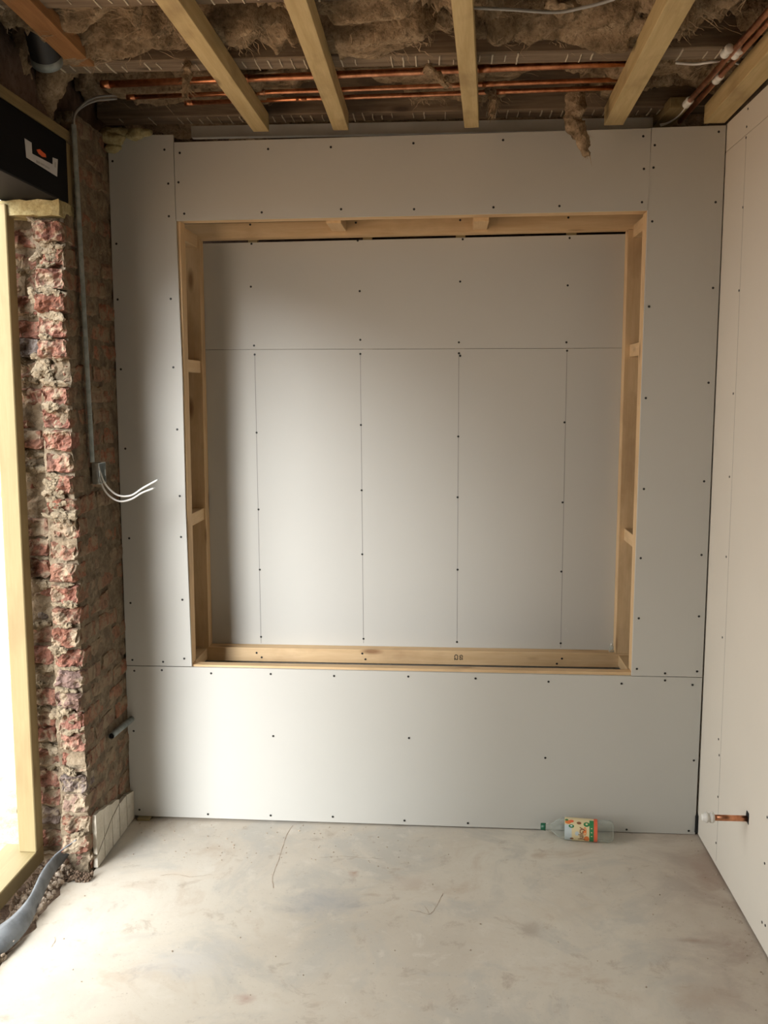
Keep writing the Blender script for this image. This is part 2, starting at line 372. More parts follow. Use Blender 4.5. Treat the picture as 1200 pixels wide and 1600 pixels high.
screws([(281, 239), (279, 285), (288, 334), (419, 233), (517, 230), (646, 224), (786, 219), (896, 216), (1005, 213), (1006, 264), (409, 332), (533, 327), (647, 327), (771, 324), (874, 322), (1003, 316)], top, 0)
screws([(1023, 227), (1021, 262), (1123, 206), (1118, 316), (1019, 346), (1014, 479), (1114, 450), (1107, 598), (1009, 622), (1100, 752), (1006, 764), (1096, 867), (1001, 872), (998, 966), (1092, 963), (995, 1045), (1039, 1052), (1089, 1049)], right, 0)
screws([(210, 1048), (253, 1047), (330, 1052), (423, 1053), (522, 1056), (638, 1057), (743, 1060), (857, 1065), (971, 1068), (1039, 1063), (1082, 1070), (209, 1142), (427, 1150), (639, 1153), (852, 1184), (1084, 1188), (218, 1265), (325, 1272), (423, 1274), (520, 1276), (632, 1282), (731, 1286), (979, 1296), (1076, 1298)], bottom, 0)
screws([(393, 381), (559, 376), (392, 448), (562, 455), (397, 540), (563, 531), (723, 374), (890, 372), (719, 440), (887, 446), (717, 535), (885, 535)], nup, NB)
screws([(398, 554), (563, 553), (717, 552), (719, 556), (886, 548), (401, 676), (404, 796), (406, 890), (408, 995), (564, 664), (565, 766), (566, 866), (568, 998), (716, 682), (715, 777), (715, 890), (714, 1003), (882, 660), (879, 785), (877, 893), (876, 1005)], nlow, NB)
# pencil lines ruled on the sheets
def pencil(a, b, parent, X=None, w_=.0011):
    a, b = Vector(a), Vector(b); d = (b-a).normalized(); bm = bmesh.new()
    if X is None: s = Vector((d.z, 0, -d.x))*w_; off = (0, -.0004, 0)
    else: s = Vector((0, d.z, -d.y))*w_; off = (-.0004, 0, 0)
    prism(bm, [a-s, a+s, b+s, b-s], off); obj('pencil_line', bm, 'pencil', parent)
for q0, q1 in (((398, 552), (408, 1005)), ((563, 552), (568, 1005)), ((717, 552), (714, 1005)), ((886, 548), (876, 1012))): pencil(onY(*q0, NB), onY(*q1, NB), nlow)

# right wall
bm = bmesh.new(); add_box(bm, (2.413, ROOM_Y, -.1), (2.6, .5, CEIL)); wall_right = struct('wall_right', bm, 'oldwood')
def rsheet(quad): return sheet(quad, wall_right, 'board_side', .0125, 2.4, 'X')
zs2 = onX(1200, 177, 2.4).z; za = onX(1143, 227, 2.4).z
print('right seam', zs2, za)
low = rsheet([(.3, .008), (-2.39, .008), (-2.39, 2.733), (.3, 2.733)])
upr = rsheet([(.3, 2.735), (-2.39, 2.735), (-2.39, 2.838), (.3, 2.838)])
rsheet([(-2.392, .008), (ROOM_Y, .008), (ROOM_Y, 2.838), (-2.392, 2.838)])
screws([(1166, 215), (1161, 324), (1155, 454), (1146, 615), (1140, 745), (1135, 870), (1129, 996), (1123, 1155), (1124, 1180), (1122, 1245), (1119, 1317), (1199, 1277), (1195, 1349), (1191, 1441), (1196, 1446)], low, X=2.4)
screws([(1169, 170), (1167, 198)], upr, X=2.4)
pencil(onX(1166, 215, 2.4), onX(1119, 1345, 2.4), low, X=2.4, w_=.0007)

# ------------------------------------------------------------------ left brick pier
PE = -.49; PT = 2.455
def core_fn(p, i, j, k):
    if p.y < -.2 or p.x > -.02:
        return p+Vector((fb(p, 18, 4, 1)*.008, fb(p, 22, 4, 2)*.016, 0))
    return p
bm = bmesh.new(); surf_box(bm, (-.112, PE+.022, -.25), (-.0055, .06, PT), (8, 46, 190), core_fn)
surf_box(bm, (-.112, -.36, PT), (-.0055, .06, 2.83), (6, 30, 30), core_fn)
surf_box(bm, (-.30, PE+.07, -.25), (-.105, .5, PT), (6, 12, 110), core_fn)
wall_left = struct('wall_left', bm, 'mortar')
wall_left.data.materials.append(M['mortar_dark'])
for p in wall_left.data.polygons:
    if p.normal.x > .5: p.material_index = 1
def brick_mesh(size, div, amp, seed, rough_end=0., keep=.5):
    sx, sy, sz = size
    def fn(p, i, j, k):
        q = p+nv(p, 22, seed)*amp+nv(p, 60, seed+9)*amp*.45
        # rounded, chipped arrises
        e = (abs(i-.5) > .49)+(abs(j-.5) > .49)+(abs(k-.5) > .49)
        if e >= 2: q -= Vector((p.x/sx, p.y/sy, p.z/sz))*.008*(1+noise.noise(p*30+Vector((seed, 0, 0))))
        if rough_end and j < .4:
            q.y += (fb(p, 34, 5, seed)*.9+fb(p, 13, 2, seed+3)*1.2)*rough_end*(1-j/.4); q.x += fb(p, 16, 3, seed+8)*rough_end*.5*(1-j/.4)
            q.z += fb(p, 40, 3, seed+5)*rough_end*.25
        return q
    bm = bmesh.new(); surf_box(bm, (-sx/2, -sy/2, -sz/2), (sx/2, sy/2, sz/2), div, fn)
    bmesh.ops.recalc_face_normals(bm, faces=bm.faces)
    me = bpy.data.meshes.new('brick'); bm.to_mesh(me); bm.free(); return me
BL = .215; BH = .067; PITCHZ = .081
stret = [brick_mesh((.100, BL, BH), (3, 8, 4), .005, s) for s in range(8)]
halfm = [brick_mesh((.100, .10, BH), (3, 5, 4), .005, s+20) for s in range(6)]
endA = [brick_mesh((.100, .205, BH), (13, 22, 10), .0035, s+40, .021) for s in range(9)]
endB = [brick_mesh((.100, .105, BH), (13, 16, 10), .0035, s+60, .023) for s in range(9)]
outA = [brick_mesh((.115, .12, BH), (7, 9, 6), .006, s+80, .016) for s in range(8)]
for ml, mt in ((stret, 'brick_side'), (halfm, 'brick_side'), (endA, 'brick_end'), (endB, 'brick_end'), (outA, 'brick_end')):
    for me in ml: me.materials.append(M[mt])
# the inner side of an end brick carries the same dark face as its neighbours
for me in endA+endB:
    me.materials.append(M['brick_side'])
    xs = max(v.co.x for v in me.vertices)
    for p in me.polygons:
        if p.normal.x > .75 and p.center.x > xs-.02: p.material_index = 1
def put_brick(me, x, y, z, rot=True):
    mw = Matrix.Translation((x, y, z)) @ Euler((random.uniform(-.05, .05), random.uniform(-.045, .045), random.uniform(-.04, .04))).to_matrix().to_4x4()
    return obj('brick', me, None, wall_left, mw)
n = int(PT/PITCHZ)
for c in range(0, n+5):
    z = .036+c*PITCHZ
    above = z+BH/2 > PT
    if not above:
        lean = -.02*(z/2.4)       # the torn edge runs a little further out towards the top
        if c % 2: L = .205; me = random.choice(endA)
        else: L = .105; me = random.choice(endB)
        jag = random.uniform(-.014, .030)
        put_brick(me, -.0505+random.uniform(-.004, .002), PE+lean+jag+L/2, z)
        y = PE+jag+L+.010
        put_brick(random.choice(outA), -.178+random.uniform(-.01, .01), PE+.055+random.uniform(-.02, .025)+.06, z+random.uniform(-.01, .01))
    else: y = -.355+(.11 if c % 2 else 0)
    if z > 2.80: break
    if not above and c % 2 == 0: pass
    while y < .0:
        L = min(BL, .235-max(0, y+.2)) if False else BL
        put_brick(random.choice(stret), -.052+random.uniform(-.005, .003), y+L/2, z); y += L+.011
# pale mortar lumps clinging to the torn end
lumpme = []
for s in range(6):
    def fn(p, i, j, k, s=s):
        d = Vector((p.x/.05, p.y/.022, p.z/.02)); l = max(d.length, 1e-4)
        q = Vector((d.x/l*.05, d.y/l*.022, d.z/l*.02)); return q*(1+fb(q, 34, 4, s)*.65)+nv(q, 70, s)*.007+nv(q, 160, s)*.003
    bm = bmesh.new(); surf_box(bm, (-.05, -.022, -.02), (.05, .022, .02), (12, 7, 7), fn)
    me = bpy.data.meshes.new('mortar_lump'); bmesh.ops.recalc_face_normals(bm, faces=bm.faces); bm.to_mesh(me); bm.free(); me.materials.append(M['mortar_pale']); lumpme.append(me)
for c in range(1, n):
    for k in range(2):
        if random.random() < .30:
            x = random.uniform(-.085, -.025); zz = c*PITCHZ+random.uniform(-.012, .012)
            sc = random.uniform(.4, .8)
            obj('mortar_lump', random.choice(lumpme), None, wall_left, Matrix.Translation((x, PE-.02*(zz/2.4)+random.uniform(-.006, .012), zz)) @ Euler((random.uniform(-.5, .5), random.uniform(-.35, .35), random.uniform(-.3, .3))).to_matrix().to_4x4() @ Matrix.Diagonal((sc, sc*.9, sc*random.uniform(.7, 1.3), 1)))
    if random.random() < .5:
        zz = c*PITCHZ+random.uniform(-.015, .015); sc = random.uniform(.6, 1.1)
        obj('mortar_lump', random.choice(lumpme), None, wall_left, Matrix.Translation((random.uniform(-.21, -.14), PE+.065, zz)) @ Euler((random.uniform(-.5, .5), random.uniform(-.4, .4), 0)).to_matrix().to_4x4() @ Matrix.Diagonal((sc, sc, sc, 1)))
# big pale mortar patches
for (px, py, sx, sz) in ((70, 385, 1.0, 2.4), (62, 455, .9, 1.5), (72, 575, 1.0, 2.6), (85, 760, .9, 2.6), (92, 795, .8, 1.6), (100, 1120, .9, 1.6), (60, 345, 1.2, 1.4)):
    p = onY(px, py, PE+.004)
    for r_ in range(int(4*sz)):
        f_ = random.uniform(.35, .7)
        obj('mortar_lump', random.choice(lumpme), None, wall_left, Matrix.Translation(p+Vector((random.uniform(-.03, .03)*sx, random.uniform(-.004, .008), random.uniform(-.017, .017)*sz))) @ Euler((random.uniform(-.6, .6), random.uniform(-1, 1), random.uniform(-.4, .4))).to_matrix().to_4x4() @ Matrix.Diagonal((f_, f_*.8, f_*1.2, 1)))
# mortar bed on the pier under the steel
bm = bmesh.new(); surf_box(bm, (-.28, PE-.03, PT-.015), (-.002, -.37, 2.492), (12, 8, 3), lambda p, i, j, k: p+nv(p, 25, 3)*.007)
obj('mortar_bed', bm, 'foam', wall_left)
# cracked plaster left at the foot of the wall
PX = .004
def pl_piece(pts):
    bm = bmesh.new(); prism(bm, [(PX+.010, y, z) for y, z in pts], (-.016, 0, 0)); obj('plaster_piece', bm, 'plaster', wall_left)
P = lambda px, py: (lambda v: (v.y, max(v.z, .004)))(onX(px, py, PX+.01))
a = [P(147, 1268), P(162, 1264), P(176, 1252), P(184, 1243), P(195, 1236), P(207, 1228)]
zt = [(y, z) for y, z in a]
ys = [PE+.045, -.36, -.27, -.185, -.095, .0]
tops = [.218, .205, .185, .168, .155, .142]
mid = [.055, .09, .13, .150, .15, .13]
g = .0032
for k in range(5):
    y0, y1 = ys[k]+g, ys[k+1]-g; m0, m1 = mid[k], mid[k+1]
    if tops[k]-m0 > .02: pl_piece([(y0, m0+g), (y1, m1+g), (y1+.006, max(tops[k+1], m1+g+.002)), ((y0+y1)/2, (tops[k]+tops[k+1])/2+.006), (y0, tops[k])])
    sh = random.uniform(-.012, .012)
    pl_piece([(y0-.0+sh*.0, .006), (y1+.0, .006), (y1, m1-g), (y0, m0-g)])
    if False: pass

# ------------------------------------------------------------------ doorway timber frame
t = thing('door_lining', 'yellowish treated timber frame lining the doorway beside the broken brick pier', 'door frame', (-.22, -.50, .04))
timber('post', (-.252, -.535, .108), (-.184, -.470, 2.478), 'Z', 'treated', t, .003)
timber('sill', (-.330, DOOR_Y1+.02, .045), (-.184, -.470, .108), 'Y', 'treated', t, .003)
timber('post', (-.252, DOOR_Y1+.02, .108), (-.184, DOOR_Y1+.085, 2.478), 'Z', 'treated', t, .003)

# ------------------------------------------------------------------ steel beam over the doorway
t = thing('steel_beam', 'black steel lintel beam with a white label above the doorway', 'beam', (-.1, -.45, 2.492))
bm = bmesh.new(); add_box(bm, (-.215, -4.3, 2.494), (-.001, -.425, 2.712)); bevelled(bm, .004); obj('beam_body', bm, 'steel', t)
bx = .0008
def lab(pts, name, mat, dx=0.): 
    bm = bmesh.new(); prism(bm, [Vector((bx+dx, onX(*q, 0).y, onX(*q, 0).z)) for q in pts], (-.0008, 0, 0)); return obj(name, bm, mat, t)
lab([(38, 216), (49, 223), (50, 240), (82, 257), (82, 246), (90, 249), (89, 276), (41, 246)], 'sticker', 'paper')
lab([(57, 234), (62, 233), (66, 237), (71, 241), (72, 246), (66, 245), (60, 240)], 'printed_mark', 'print_orange')
for q in ([(56, 250), (62, 253), (62, 257), (56, 254)], [(63, 254), (69, 257), (69, 260), (63, 257)], [(70, 258), (77, 262), (77, 265), (70, 261)], [(85, 253), (87, 254), (87, 262), (85, 261)]): lab(q, 'printed_line', 'cable_grey', .0006)
o = timber('timber_packer', (-.09, -.424, 2.494), (-.002, -.372, 2.705), 'Z', 'olivewood'); tag(o, 'olive timber packer standing at the end of the black steel beam', 'timber')
o = timber('wall_plate', (-.058, -4.2, 2.714), (-.003, -.385, 2.752), 'Y', 'olivewood'); tag(o, 'long olive timber plate lying on top of the black steel beam', 'timber')

# ------------------------------------------------------------------ timber frame lining the niche
t = thing('niche_frame', 'pale softwood double frame with noggins lining the recess in the plasterboard wall', 'timber frame', (1.195, .17, OZ0-.063))
FY0, FY1, BY0, BY1 = .0130, .0800, .282, .3445
W_ = .063
def rail(name, y0, y1, za, zb, x0, x1):      # top rails follow the slight slope of the ceiling
    return beam_between(name, (x0-W_, (y0+y1)/2, za-(zb-za)/(x1-x0)*W_+W_/2), (x1+W_, (y0+y1)/2, zb+(zb-za)/(x1-x0)*W_+W_/2), y1-y0, W_, 'pine', t)
rail('front_rail', FY0, FY1, 2.508, 2.523, OX0, OX1)
timber('front_rail', (OX0-W_, FY0, OZ0-W_), (OX1+W_, FY1-.022, OZ0), 'X', 'pine', t)
timber('front_stud', (OX0-W_, FY0, OZ0+.0005), (OX0, FY1, 2.5065), 'Z', 'pine', t)
timber('front_stud', (OX1, FY0, OZ0+.0005), (OX1+W_, FY1, 2.5215), 'Z', 'pine', t)
bxl, bxr, bzt, bzb = .285, 2.092, 2.479, .690
rail('back_rail', BY0, BY1, 2.479, 2.499, bxl, bxr)
tb = timber('back_rail', (bxl-W_, BY0, bzb-W_), (bxr+W_, BY1, bzb), 'X', 'pine', t)
timber('back_stud', (bxl-W_, BY0, bzb+.0005), (bxl, BY1, bzt-.0005), 'Z', 'pine', t)
timber('back_stud', (bxr, BY0, bzb+.0005), (bxr+W_, BY1, 2.4975), 'Z', 'pine', t)
# noggins tie front and back
NZ = .042; e = .0006
def noggin(lo, hi): return timber('noggin', (lo[0], FY1+e, lo[1]), (hi[0], BY0-e, hi[1]), 'Y', 'pine', t)
for px in (524, 751): 
    x = onZ(px, 350, 2.51).x; noggin((x-.03, bzt+.024), (x+.03, bzt+.066))
for py in (373, 572, 812):
    z = onX(302, py, .28).z; noggin((OX0-.048, z-.026), (OX0-.002, z+.026))
noggin((OX0-.048, OZ0-.05), (OX0-.002, OZ0-.002))
for py in (362, 547, 846):
    z = onX(988, py, 2.11).z; noggin((OX1+.002, z-.026), (OX1+.045, z+.026))
noggin((OX1-.006, OZ0-.05), (OX1+.042, OZ0-.002))
for q in ((401, 1020), (409, 1027), (566, 1021), (571, 1030), (878, 1029), (870, 1037)):
    obj('screw', screw_me, None, t, Matrix.Translation(onY(*q, BY0)-Vector((0, .0004, 0))) @ Matrix.Rotation(math.pi/2, 4, 'X'))
for q in ((391, 351), (556, 348), (719, 344), (888, 340)):
    obj('screw', screw_me, None, t, Matrix.Translation(onY(*q, BY0)-Vector((0, .0004, 0))) @ Matrix.Rotation(math.pi/2, 4, 'X'))
def text_mesh(body, size, ext=.0004):
    cu = bpy.data.curves.new('t', 'FONT'); cu.body = body; cu.size = size; cu.extrude = ext; cu.align_x = 'CENTER'; cu.align_y = 'CENTER'
    cu.resolution_u = 3; cu.offset = size*.022
    o = bpy.data.objects.new('t', cu); COL.objects.link(o)
    me = bpy.data.meshes.new_from_object(o.evaluated_get(bpy.context.evaluated_depsgraph_get()))
    bpy.data.objects.remove(o); bpy.data.curves.remove(cu); me.materials.clear(); return me
p = onY(716, 1027, BY0)
for dx, body, sz in ((-.010, 'C2', .022), (.012, 'GS', .02)):
    me = text_mesh(body, sz); me.name = 'grade_stamp'
    o = obj('grade_stamp', me, 'screw', t, Matrix.Translation(p+Vector((dx, -.0006, 0))) @ Matrix.Rotation(math.pi/2, 4, 'X') @ Matrix.Rotation(-math.pi/2, 4, 'Z'))
    o['label'] = 'black ink stamp'
# small clear plastic fitting left in the corner
b = onZ(956, 1019, bzb); b.y = .318
k = thing('plastic_fitting', 'tiny clear plastic fitting standing on the lower rail in the niche corner', 'fitting', (b.x, b.y, bzb))
lathe('body', [(0, .012), (.004, .012), (.006, .008), (.022, .010), (.026, .006)], (b.x, b.y, bzb+.0005), (b.x, b.y, 1), 'pet', k, 12)
lathe('stem', [(0, .004), (.012, .004)], (b.x, b.y, bzb+.026), (b.x, b.y, 1), 'white', k, 8)

# timber wedge below the left of the wall
o = timber('timber_wedge', (.030, -.020, .0005), (.085, .010, .0125), 'X', 'treated'); tag(o, 'small timber wedge under the bottom left corner of the plasterboard wall', 'wedge')

# ------------------------------------------------------------------ ceiling: battens, old joists, wool, pipes
BZ = 2.84
rows = [((.612, -1.27), (.614, .10), .062, 'pale timber ceiling batten, leftmost of the row of five'),
        ((.945, -1.25), (.926, .10), .060, 'pale timber ceiling batten, second from the left of the row of five'),
        ((1.378, -1.22), (1.438, .08), .056, 'pale timber ceiling batten with dark stains, middle of the row of five'),
        ((1.949, -1.18), (1.976, .07), .072, 'pale timber ceiling batten above the hanging wool tuft, second from the right wall'),
        ((2.338, -.80), (2.352, .02), .078, 'pale timber ceiling batten running right beside the ivory right wall')]
for (x0, y0), (x1, y1), wd, lb in rows:
    sl = (x1-x0)/(y1-y0); ya, yb = -4.2, min(y1, .0)
    o = beam_between('ceiling_batten', (x0+sl*(ya-y0), ya, BZ+.0335), (x0+sl*(yb-y0), yb, BZ+.0335), wd, .067, 'batten')
    tag(o, lb, 'batten', 'new battens across the ceiling')
JB = 2.909
def joist(y0, y1, lb, x0=-.05, x1=2.4, marks=True, z=JB):
    k = thing('ceiling_joist', lb, 'joist', (1.2, (y0+y1)/2, z), 'old ceiling joists')
    timber('joist_body', (x0, y0, z), (x1, y1, z+.17), 'X', 'oldwood', k, .004)
    if marks:      # pale plaster left in lines where the laths were nailed
        x = x0+.05
        me = None
        while x < x1-.05:
            l = random.uniform(.45, .98)*(y1-y0); yc = (y0+y1)/2+random.uniform(-.3, .3)*((y1-y0)-l)
            if random.random() < .8:
                bm = bmesh.new(); ww = random.uniform(.0012, .0026)
                surf_box(bm, (x-ww, yc-l/2, z-.0035), (x+ww, yc+l/2, z+.0005), (1, 4, 1), lambda p, i, j, kk: p+nv(p, 30, 1)*.0025)
                obj('plaster_line', bm, 'lath_plaster', k)
            x += random.uniform(.036, .046)
    return k
joist(-1.19, -1.055, 'old dark ceiling joist with plaster lines, nearest the top edge of the photo')
joist(-.612, -.505, 'old dark ceiling joist with plaster lines just in front of the copper pipes')
joist(.02, .13, 'old dark ceiling joist with crumbling plaster above the top of the wall')
o = timber('metal_channel', (.30, .136, 2.858), (2.15, .165, 2.904), 'X', 'trunking'); tag(o, 'long grey trunking strip above the back wall behind the battens', 'trunking')
bm = bmesh.new()
o = beam_between('old_timber', onZ(20, -4, 2.882)+Vector((0, 0, .022)), onZ(130, 104, 2.882)+Vector((0, 0, .022)), .075, .045, 'orangewood'); tag(o, 'orange brown old timber slanting through the wool at top left', 'timber')
o = beam_between('timber_offcut', onZ(1030, 195, 2.90), onZ(1062, 160, 2.90), .07, .04, 'olivewood'); tag(o, 'short timber offcut behind the white pipe above the back wall', 'timber')

def wool(y0, y1, lb, x0=-.05, x1=2.40, sag=.05, seed=0, holes=True, zmin=2.88):
    k = thing('insulation_batt', lb, 'insulation', (1.2, (y0+y1)/2, 2.95), 'brown wool batts between the joists')
    nx, ny = 360, int((y1-y0)/.0065)
    bm = bmesh.new(); grid = []
    for i in range(nx+1):
        rowv = []
        for j in range(ny+1):
            u, v = i/nx, j/ny; x = x0+(x1-x0)*u; y = y0+(y1-y0)*v; p = Vector((x, y, seed*2.7))
            q = p+nv(p, 2.8, seed)*.20+nv(p, 9, seed+5)*.03
            big = fb(q, 3.4, 2, seed)
            rid = 1-abs(noise.noise(Vector((q.x*5, q.y*8, seed))))*2.2
            r2_ = 1-abs(noise.noise(Vector((q.x*14, q.y*19, seed+3))))*2.2
            h = big*.095+rid*.05+r2_*.02+fb(Vector((q.x*1.6, q.y, seed)), 30, 4, seed+2)*.012
            edge = 1-abs(2*v-1)**4
            z = 2.990-sag*edge*.7-h*(.35+.65*edge)
            if holes:
                hl = noise.noise(Vector((q.x*3.1, q.y*5.5, seed+.5)))
                if hl > .10: z += min(.14, (hl-.10)*.9)
            nb = min(abs(x-xb) for xb in (.613, .940, 1.385+.045*(y+1.1), 1.955))
            z = max(2.912 if abs(2*v-1) > .9 or x > 2.15 or nb < .055 else zmin, min(3.14, z))
            rowv.append(bm.verts.new((x+noise.noise(q*30)*.006, y+noise.noise(q*27+Vector((9, 1, 4)))*.006, z)))
        grid.append(rowv)
    for i in range(nx):
        for j in range(ny): bm.faces.new((grid[i][j], grid[i+1][j], grid[i+1][j+1], grid[i][j+1]))
    # back of the batt, so it is a body and not a skin
    tp = [bm.verts.new((x, y, 3.152)) for x, y in ((x0, y0), (x1, y0), (x1, y1), (x0, y1))]
    bm.faces.new(tp)
    rim = [[grid[i][0] for i in range(nx+1)], [grid[nx][j] for j in range(ny+1)], [grid[i][ny] for i in range(nx, -1, -1)], [grid[0][j] for j in range(ny, -1, -1)]]
    for s in range(4): bm.faces.new(rim[s]+[tp[(s+1) % 4], tp[s]])
    pts = [grid[random.randrange(nx)][random.randrange(ny)].co.copy() for _ in range(1500)]
    obj('wool_body', bm, 'wool', k, None, True)
    bm = bmesh.new()
    for p in pts:
        ang = noise.noise(p*4+Vector((seed, 0, 0)))*4.5; d = Vector((math.cos(ang), math.sin(ang), random.gauss(-.15, .25))).normalized()
        L = random.uniform(.03, .09); c = p-Vector((0, 0, .003)); wv = random.uniform(.0003, .0014)
        prev = None; side = d.cross(Vector((random.uniform(-.4, .4), random.uniform(-.4, .4), 1))).normalized()*wv
        for s in range(7):
            q = c+d*L*(s/6)+nv(c+d*(s*.02), 22, 2)*.028*(s/6)
            q.z = max(q.z, 2.86); tp_ = math.sin(math.pi*(s+.6)/7); a_, b_ = bm.verts.new(q-side*tp_), bm.verts.new(q+side*tp_)
            if prev: bm.faces.new((prev[0], prev[1], b_, a_))
            prev = (a_, b_)
    f_ = obj('loose_fibres', bm, 'fibre', k); f_['kind'] = 'stuff'
    return k
wool(-1.75, -1.20, 'brown mineral wool batt in the bay at the top edge of the photo', seed=3)
wool(-1.048, -.606, 'brown mineral wool batt sagging in the wide bay in front of the copper pipes', seed=1, sag=.07)
wool(-.478, .012, 'brown mineral wool batt above the copper pipes over the wall', seed=2, sag=.03, zmin=2.936)
wool(.24, .49, 'brown mineral wool strip behind the grey trunking above the wall', seed=4, sag=.0, holes=False)
# tufts torn from the batts
def tuft(pts, rads, lb, seed, parent=None):
    k = thing('wool_tuft', lb, 'insulation', pts[-1])
    bm = bmesh.new(); sp = spline(pts, 7); rr = []
    for i in range(len(sp)):
        u = i/(len(sp)-1)*(len(rads)-1); a = int(min(u, len(rads)-2)); rr.append(rads[a]+(rads[a+1]-rads[a])*(u-a))
    add_tube(bm, sp, rr, 18)
    for v in bm.verts: v.co += nv(v.co, 30, seed)*.016+nv(v.co, 90, seed)*.008
    obj('wool_body', bm, 'wool', k, None, True)
    bm = bmesh.new()
    for _ in range(90):
        i = random.randrange(len(sp)); c = sp[i]+Vector((random.gauss(0, 1), random.gauss(0, 1), 0)).normalized()*rr[i]*.8
        d = ((sp[min(i+1, len(sp)-1)]-sp[max(i-1, 0)]).normalized()+Vector((random.gauss(0, .5), random.gauss(0, .5), random.gauss(0, .3)))).normalized()
        L = random.uniform(.015, .05); side = d.cross(Vector((0, 1, .2))).normalized()*random.uniform(.0006, .0018)
        q = c+d*L; bm.faces.new([bm.verts.new(c-side), bm.verts.new(c+side), bm.verts.new(q)])
    f_ = obj('loose_fibres', bm, 'fibre', k); f_['kind'] = 'stuff'
tuft([onY(901, 140, -.14), onY(900, 165, -.14), onY(897, 190, -.14), onY(908, 215, -.14), onY(918, 243, -.14)], [.030, .036, .030, .026, .012], 'torn brown wool tuft hanging down in front of the back wall', 1)
tuft([onZ(860, 0, 2.93), onZ(885, 12, 2.92), onZ(905, 20, 2.93)], [.02, .03, .012], 'small brown wool clump beside the white cable near the top edge', 2)
tuft([onY(292, 90, -.6), onY(293, 110, -.6), onY(291, 150, -.6)], [.012, .014, .005], 'thin brown wool strand hanging across the copper pipes left of the battens', 3)
tuft([onY(670, 100, -.52), onY(672, 112, -.52), onY(700, 133, -.5)], [.012, .012, .008], 'small brown wool strand hanging across the copper pipes between second and third battens', 4)
tuft([onY(765, 140, -.2), onY(772, 160, -.2), onY(768, 180, -.2)], [.02, .022, .008], 'small brown wool clump hanging just right of the stained middle batten', 5)
tuft([onY(108, 60, -.5), onY(85, 110, -.5), onY(70, 150, -.45), onY(75, 185, -.4)], [.03, .06, .05, .02], 'brown wool wad hanging beside the black duct above the steel beam', 6)
tuft([onY(30, 60, -.6), onY(20, 100, -.6), onY(25, 140, -.55)], [.05, .06, .03], 'brown wool wad at the far left above the steel beam', 7)

# copper pipes along the wall
PZ = 2.914
for q0, q1, r, lb in (((160, 132), (982, 98), .0125, 'upper and thickest copper pipe running across above the back wall'),
                      ((200, 152), (972, 124), .0085, 'middle copper pipe running across above the back wall'),
                      ((290, 161), (962, 137), .0085, 'lowest and shortest copper pipe running across above the back wall')):
    a_, b_ = onZ(*q0, PZ), onZ(*q1, PZ); k = thing('copper_pipe', lb, 'pipe', (a_+b_)/2, 'copper pipes above the back wall')
    dr = (b_-a_).normalized()
    tube('pipe_run', [a_, a_+(b_-a_)*.33, a_+(b_-a_)*.66, b_], r, 'copper', k, 14)
    tube('end_collar', [a_-dr*.004, a_+dr*.028], r+.002, 'copper', k, 14)
    for u in (.28, .74): tube('pipe_joint', [a_+dr*u*(b_-a_).length-dr*.02, a_+dr*u*(b_-a_).length+dr*.02], r+.0012, 'copper', k, 14)
def pipe_run(pts, joints, white_tail, lb):
    k = thing('copper_pipe', lb, 'pipe', pts[0], 'copper pipes beside the right wall')
    tube('pipe_run', pts, .0095, 'copper', k, 12)
    for j in joints:
        d = (Vector(pts[-1])-Vector(pts[0])).normalized(); c = Vector(j)
        lathe('push_fitting', [(0, .011), (.004, .0148), (.016, .0148), (.019, .0125), (.041, .0125), (.044, .0148), (.056, .0148), (.060, .011)], c-d*.03, c+d, 'white', k, 14)
    if white_tail: tube('plastic_tail', spline(white_tail, 5), .009, 'white', k, 12)
A = lambda px, py: onZ(px, py, 2.888)
far1, far2 = A(1075, 160), A(1062, 190)
d1 = (A(1200, 18)-far1); d2 = (A(1200, 35)-far2)
pipe_run([far1+d1*2.2, far1], [A(1136, 80), far1], [far1, A(1060, 178), onZ(1045, 189, 2.885), onZ(1032, 194, 2.88)], 'left of two copper pipes beside the right wall, ending in a white plastic tail')
pipe_run([far2+d2*2.2, far2], [A(1152, 82), A(1122, 122)], None, 'right of two copper pipes beside the right wall, with two white fittings')

# cables and duct above
o = tube('white_cable', spline([onZ(738, 12, 2.872), onZ(800, 15, 2.872), onZ(868, 19, 2.872), onZ(910, 12, 2.872), onZ(960, -2, 2.872), onZ(1010, -30, 2.872)], 6), .0045, 'cable_grey'); tag(o, 'thin pale cable draped across the wool at the top edge', 'cable')
o = tube('white_cable', spline([onZ(1056, 98, 2.905), onZ(1085, 100, 2.905), onZ(1110, 97, 2.905), onZ(1135, 95, 2.915), onZ(1168, 104, 2.905)], 6), .0045, 'cable'); tag(o, 'short white cable crossing behind the copper pipes at upper right', 'cable')
k = thing('flexible_duct', 'black round duct end with a bright metal band at top left', 'duct', onZ(70, 95, 2.9))
a_, b_ = onZ(74, 98, 2.875), onZ(56, 40, 2.93)
b_ = a_+(b_-a_).normalized()*.30+Vector((0, 0, .10)); d = (b_-a_).normalized()
lathe('duct_body', [(0, .044)]+[(.02+.01*i, .046+.003*(i % 2)) for i in range(24)], a_, b_, 'duct', k, 24)
lathe('metal_band', [(-.002, .046), (0, .0495), (.03, .0495), (.032, .046)], a_, b_, 'galv_dull', k, 24)

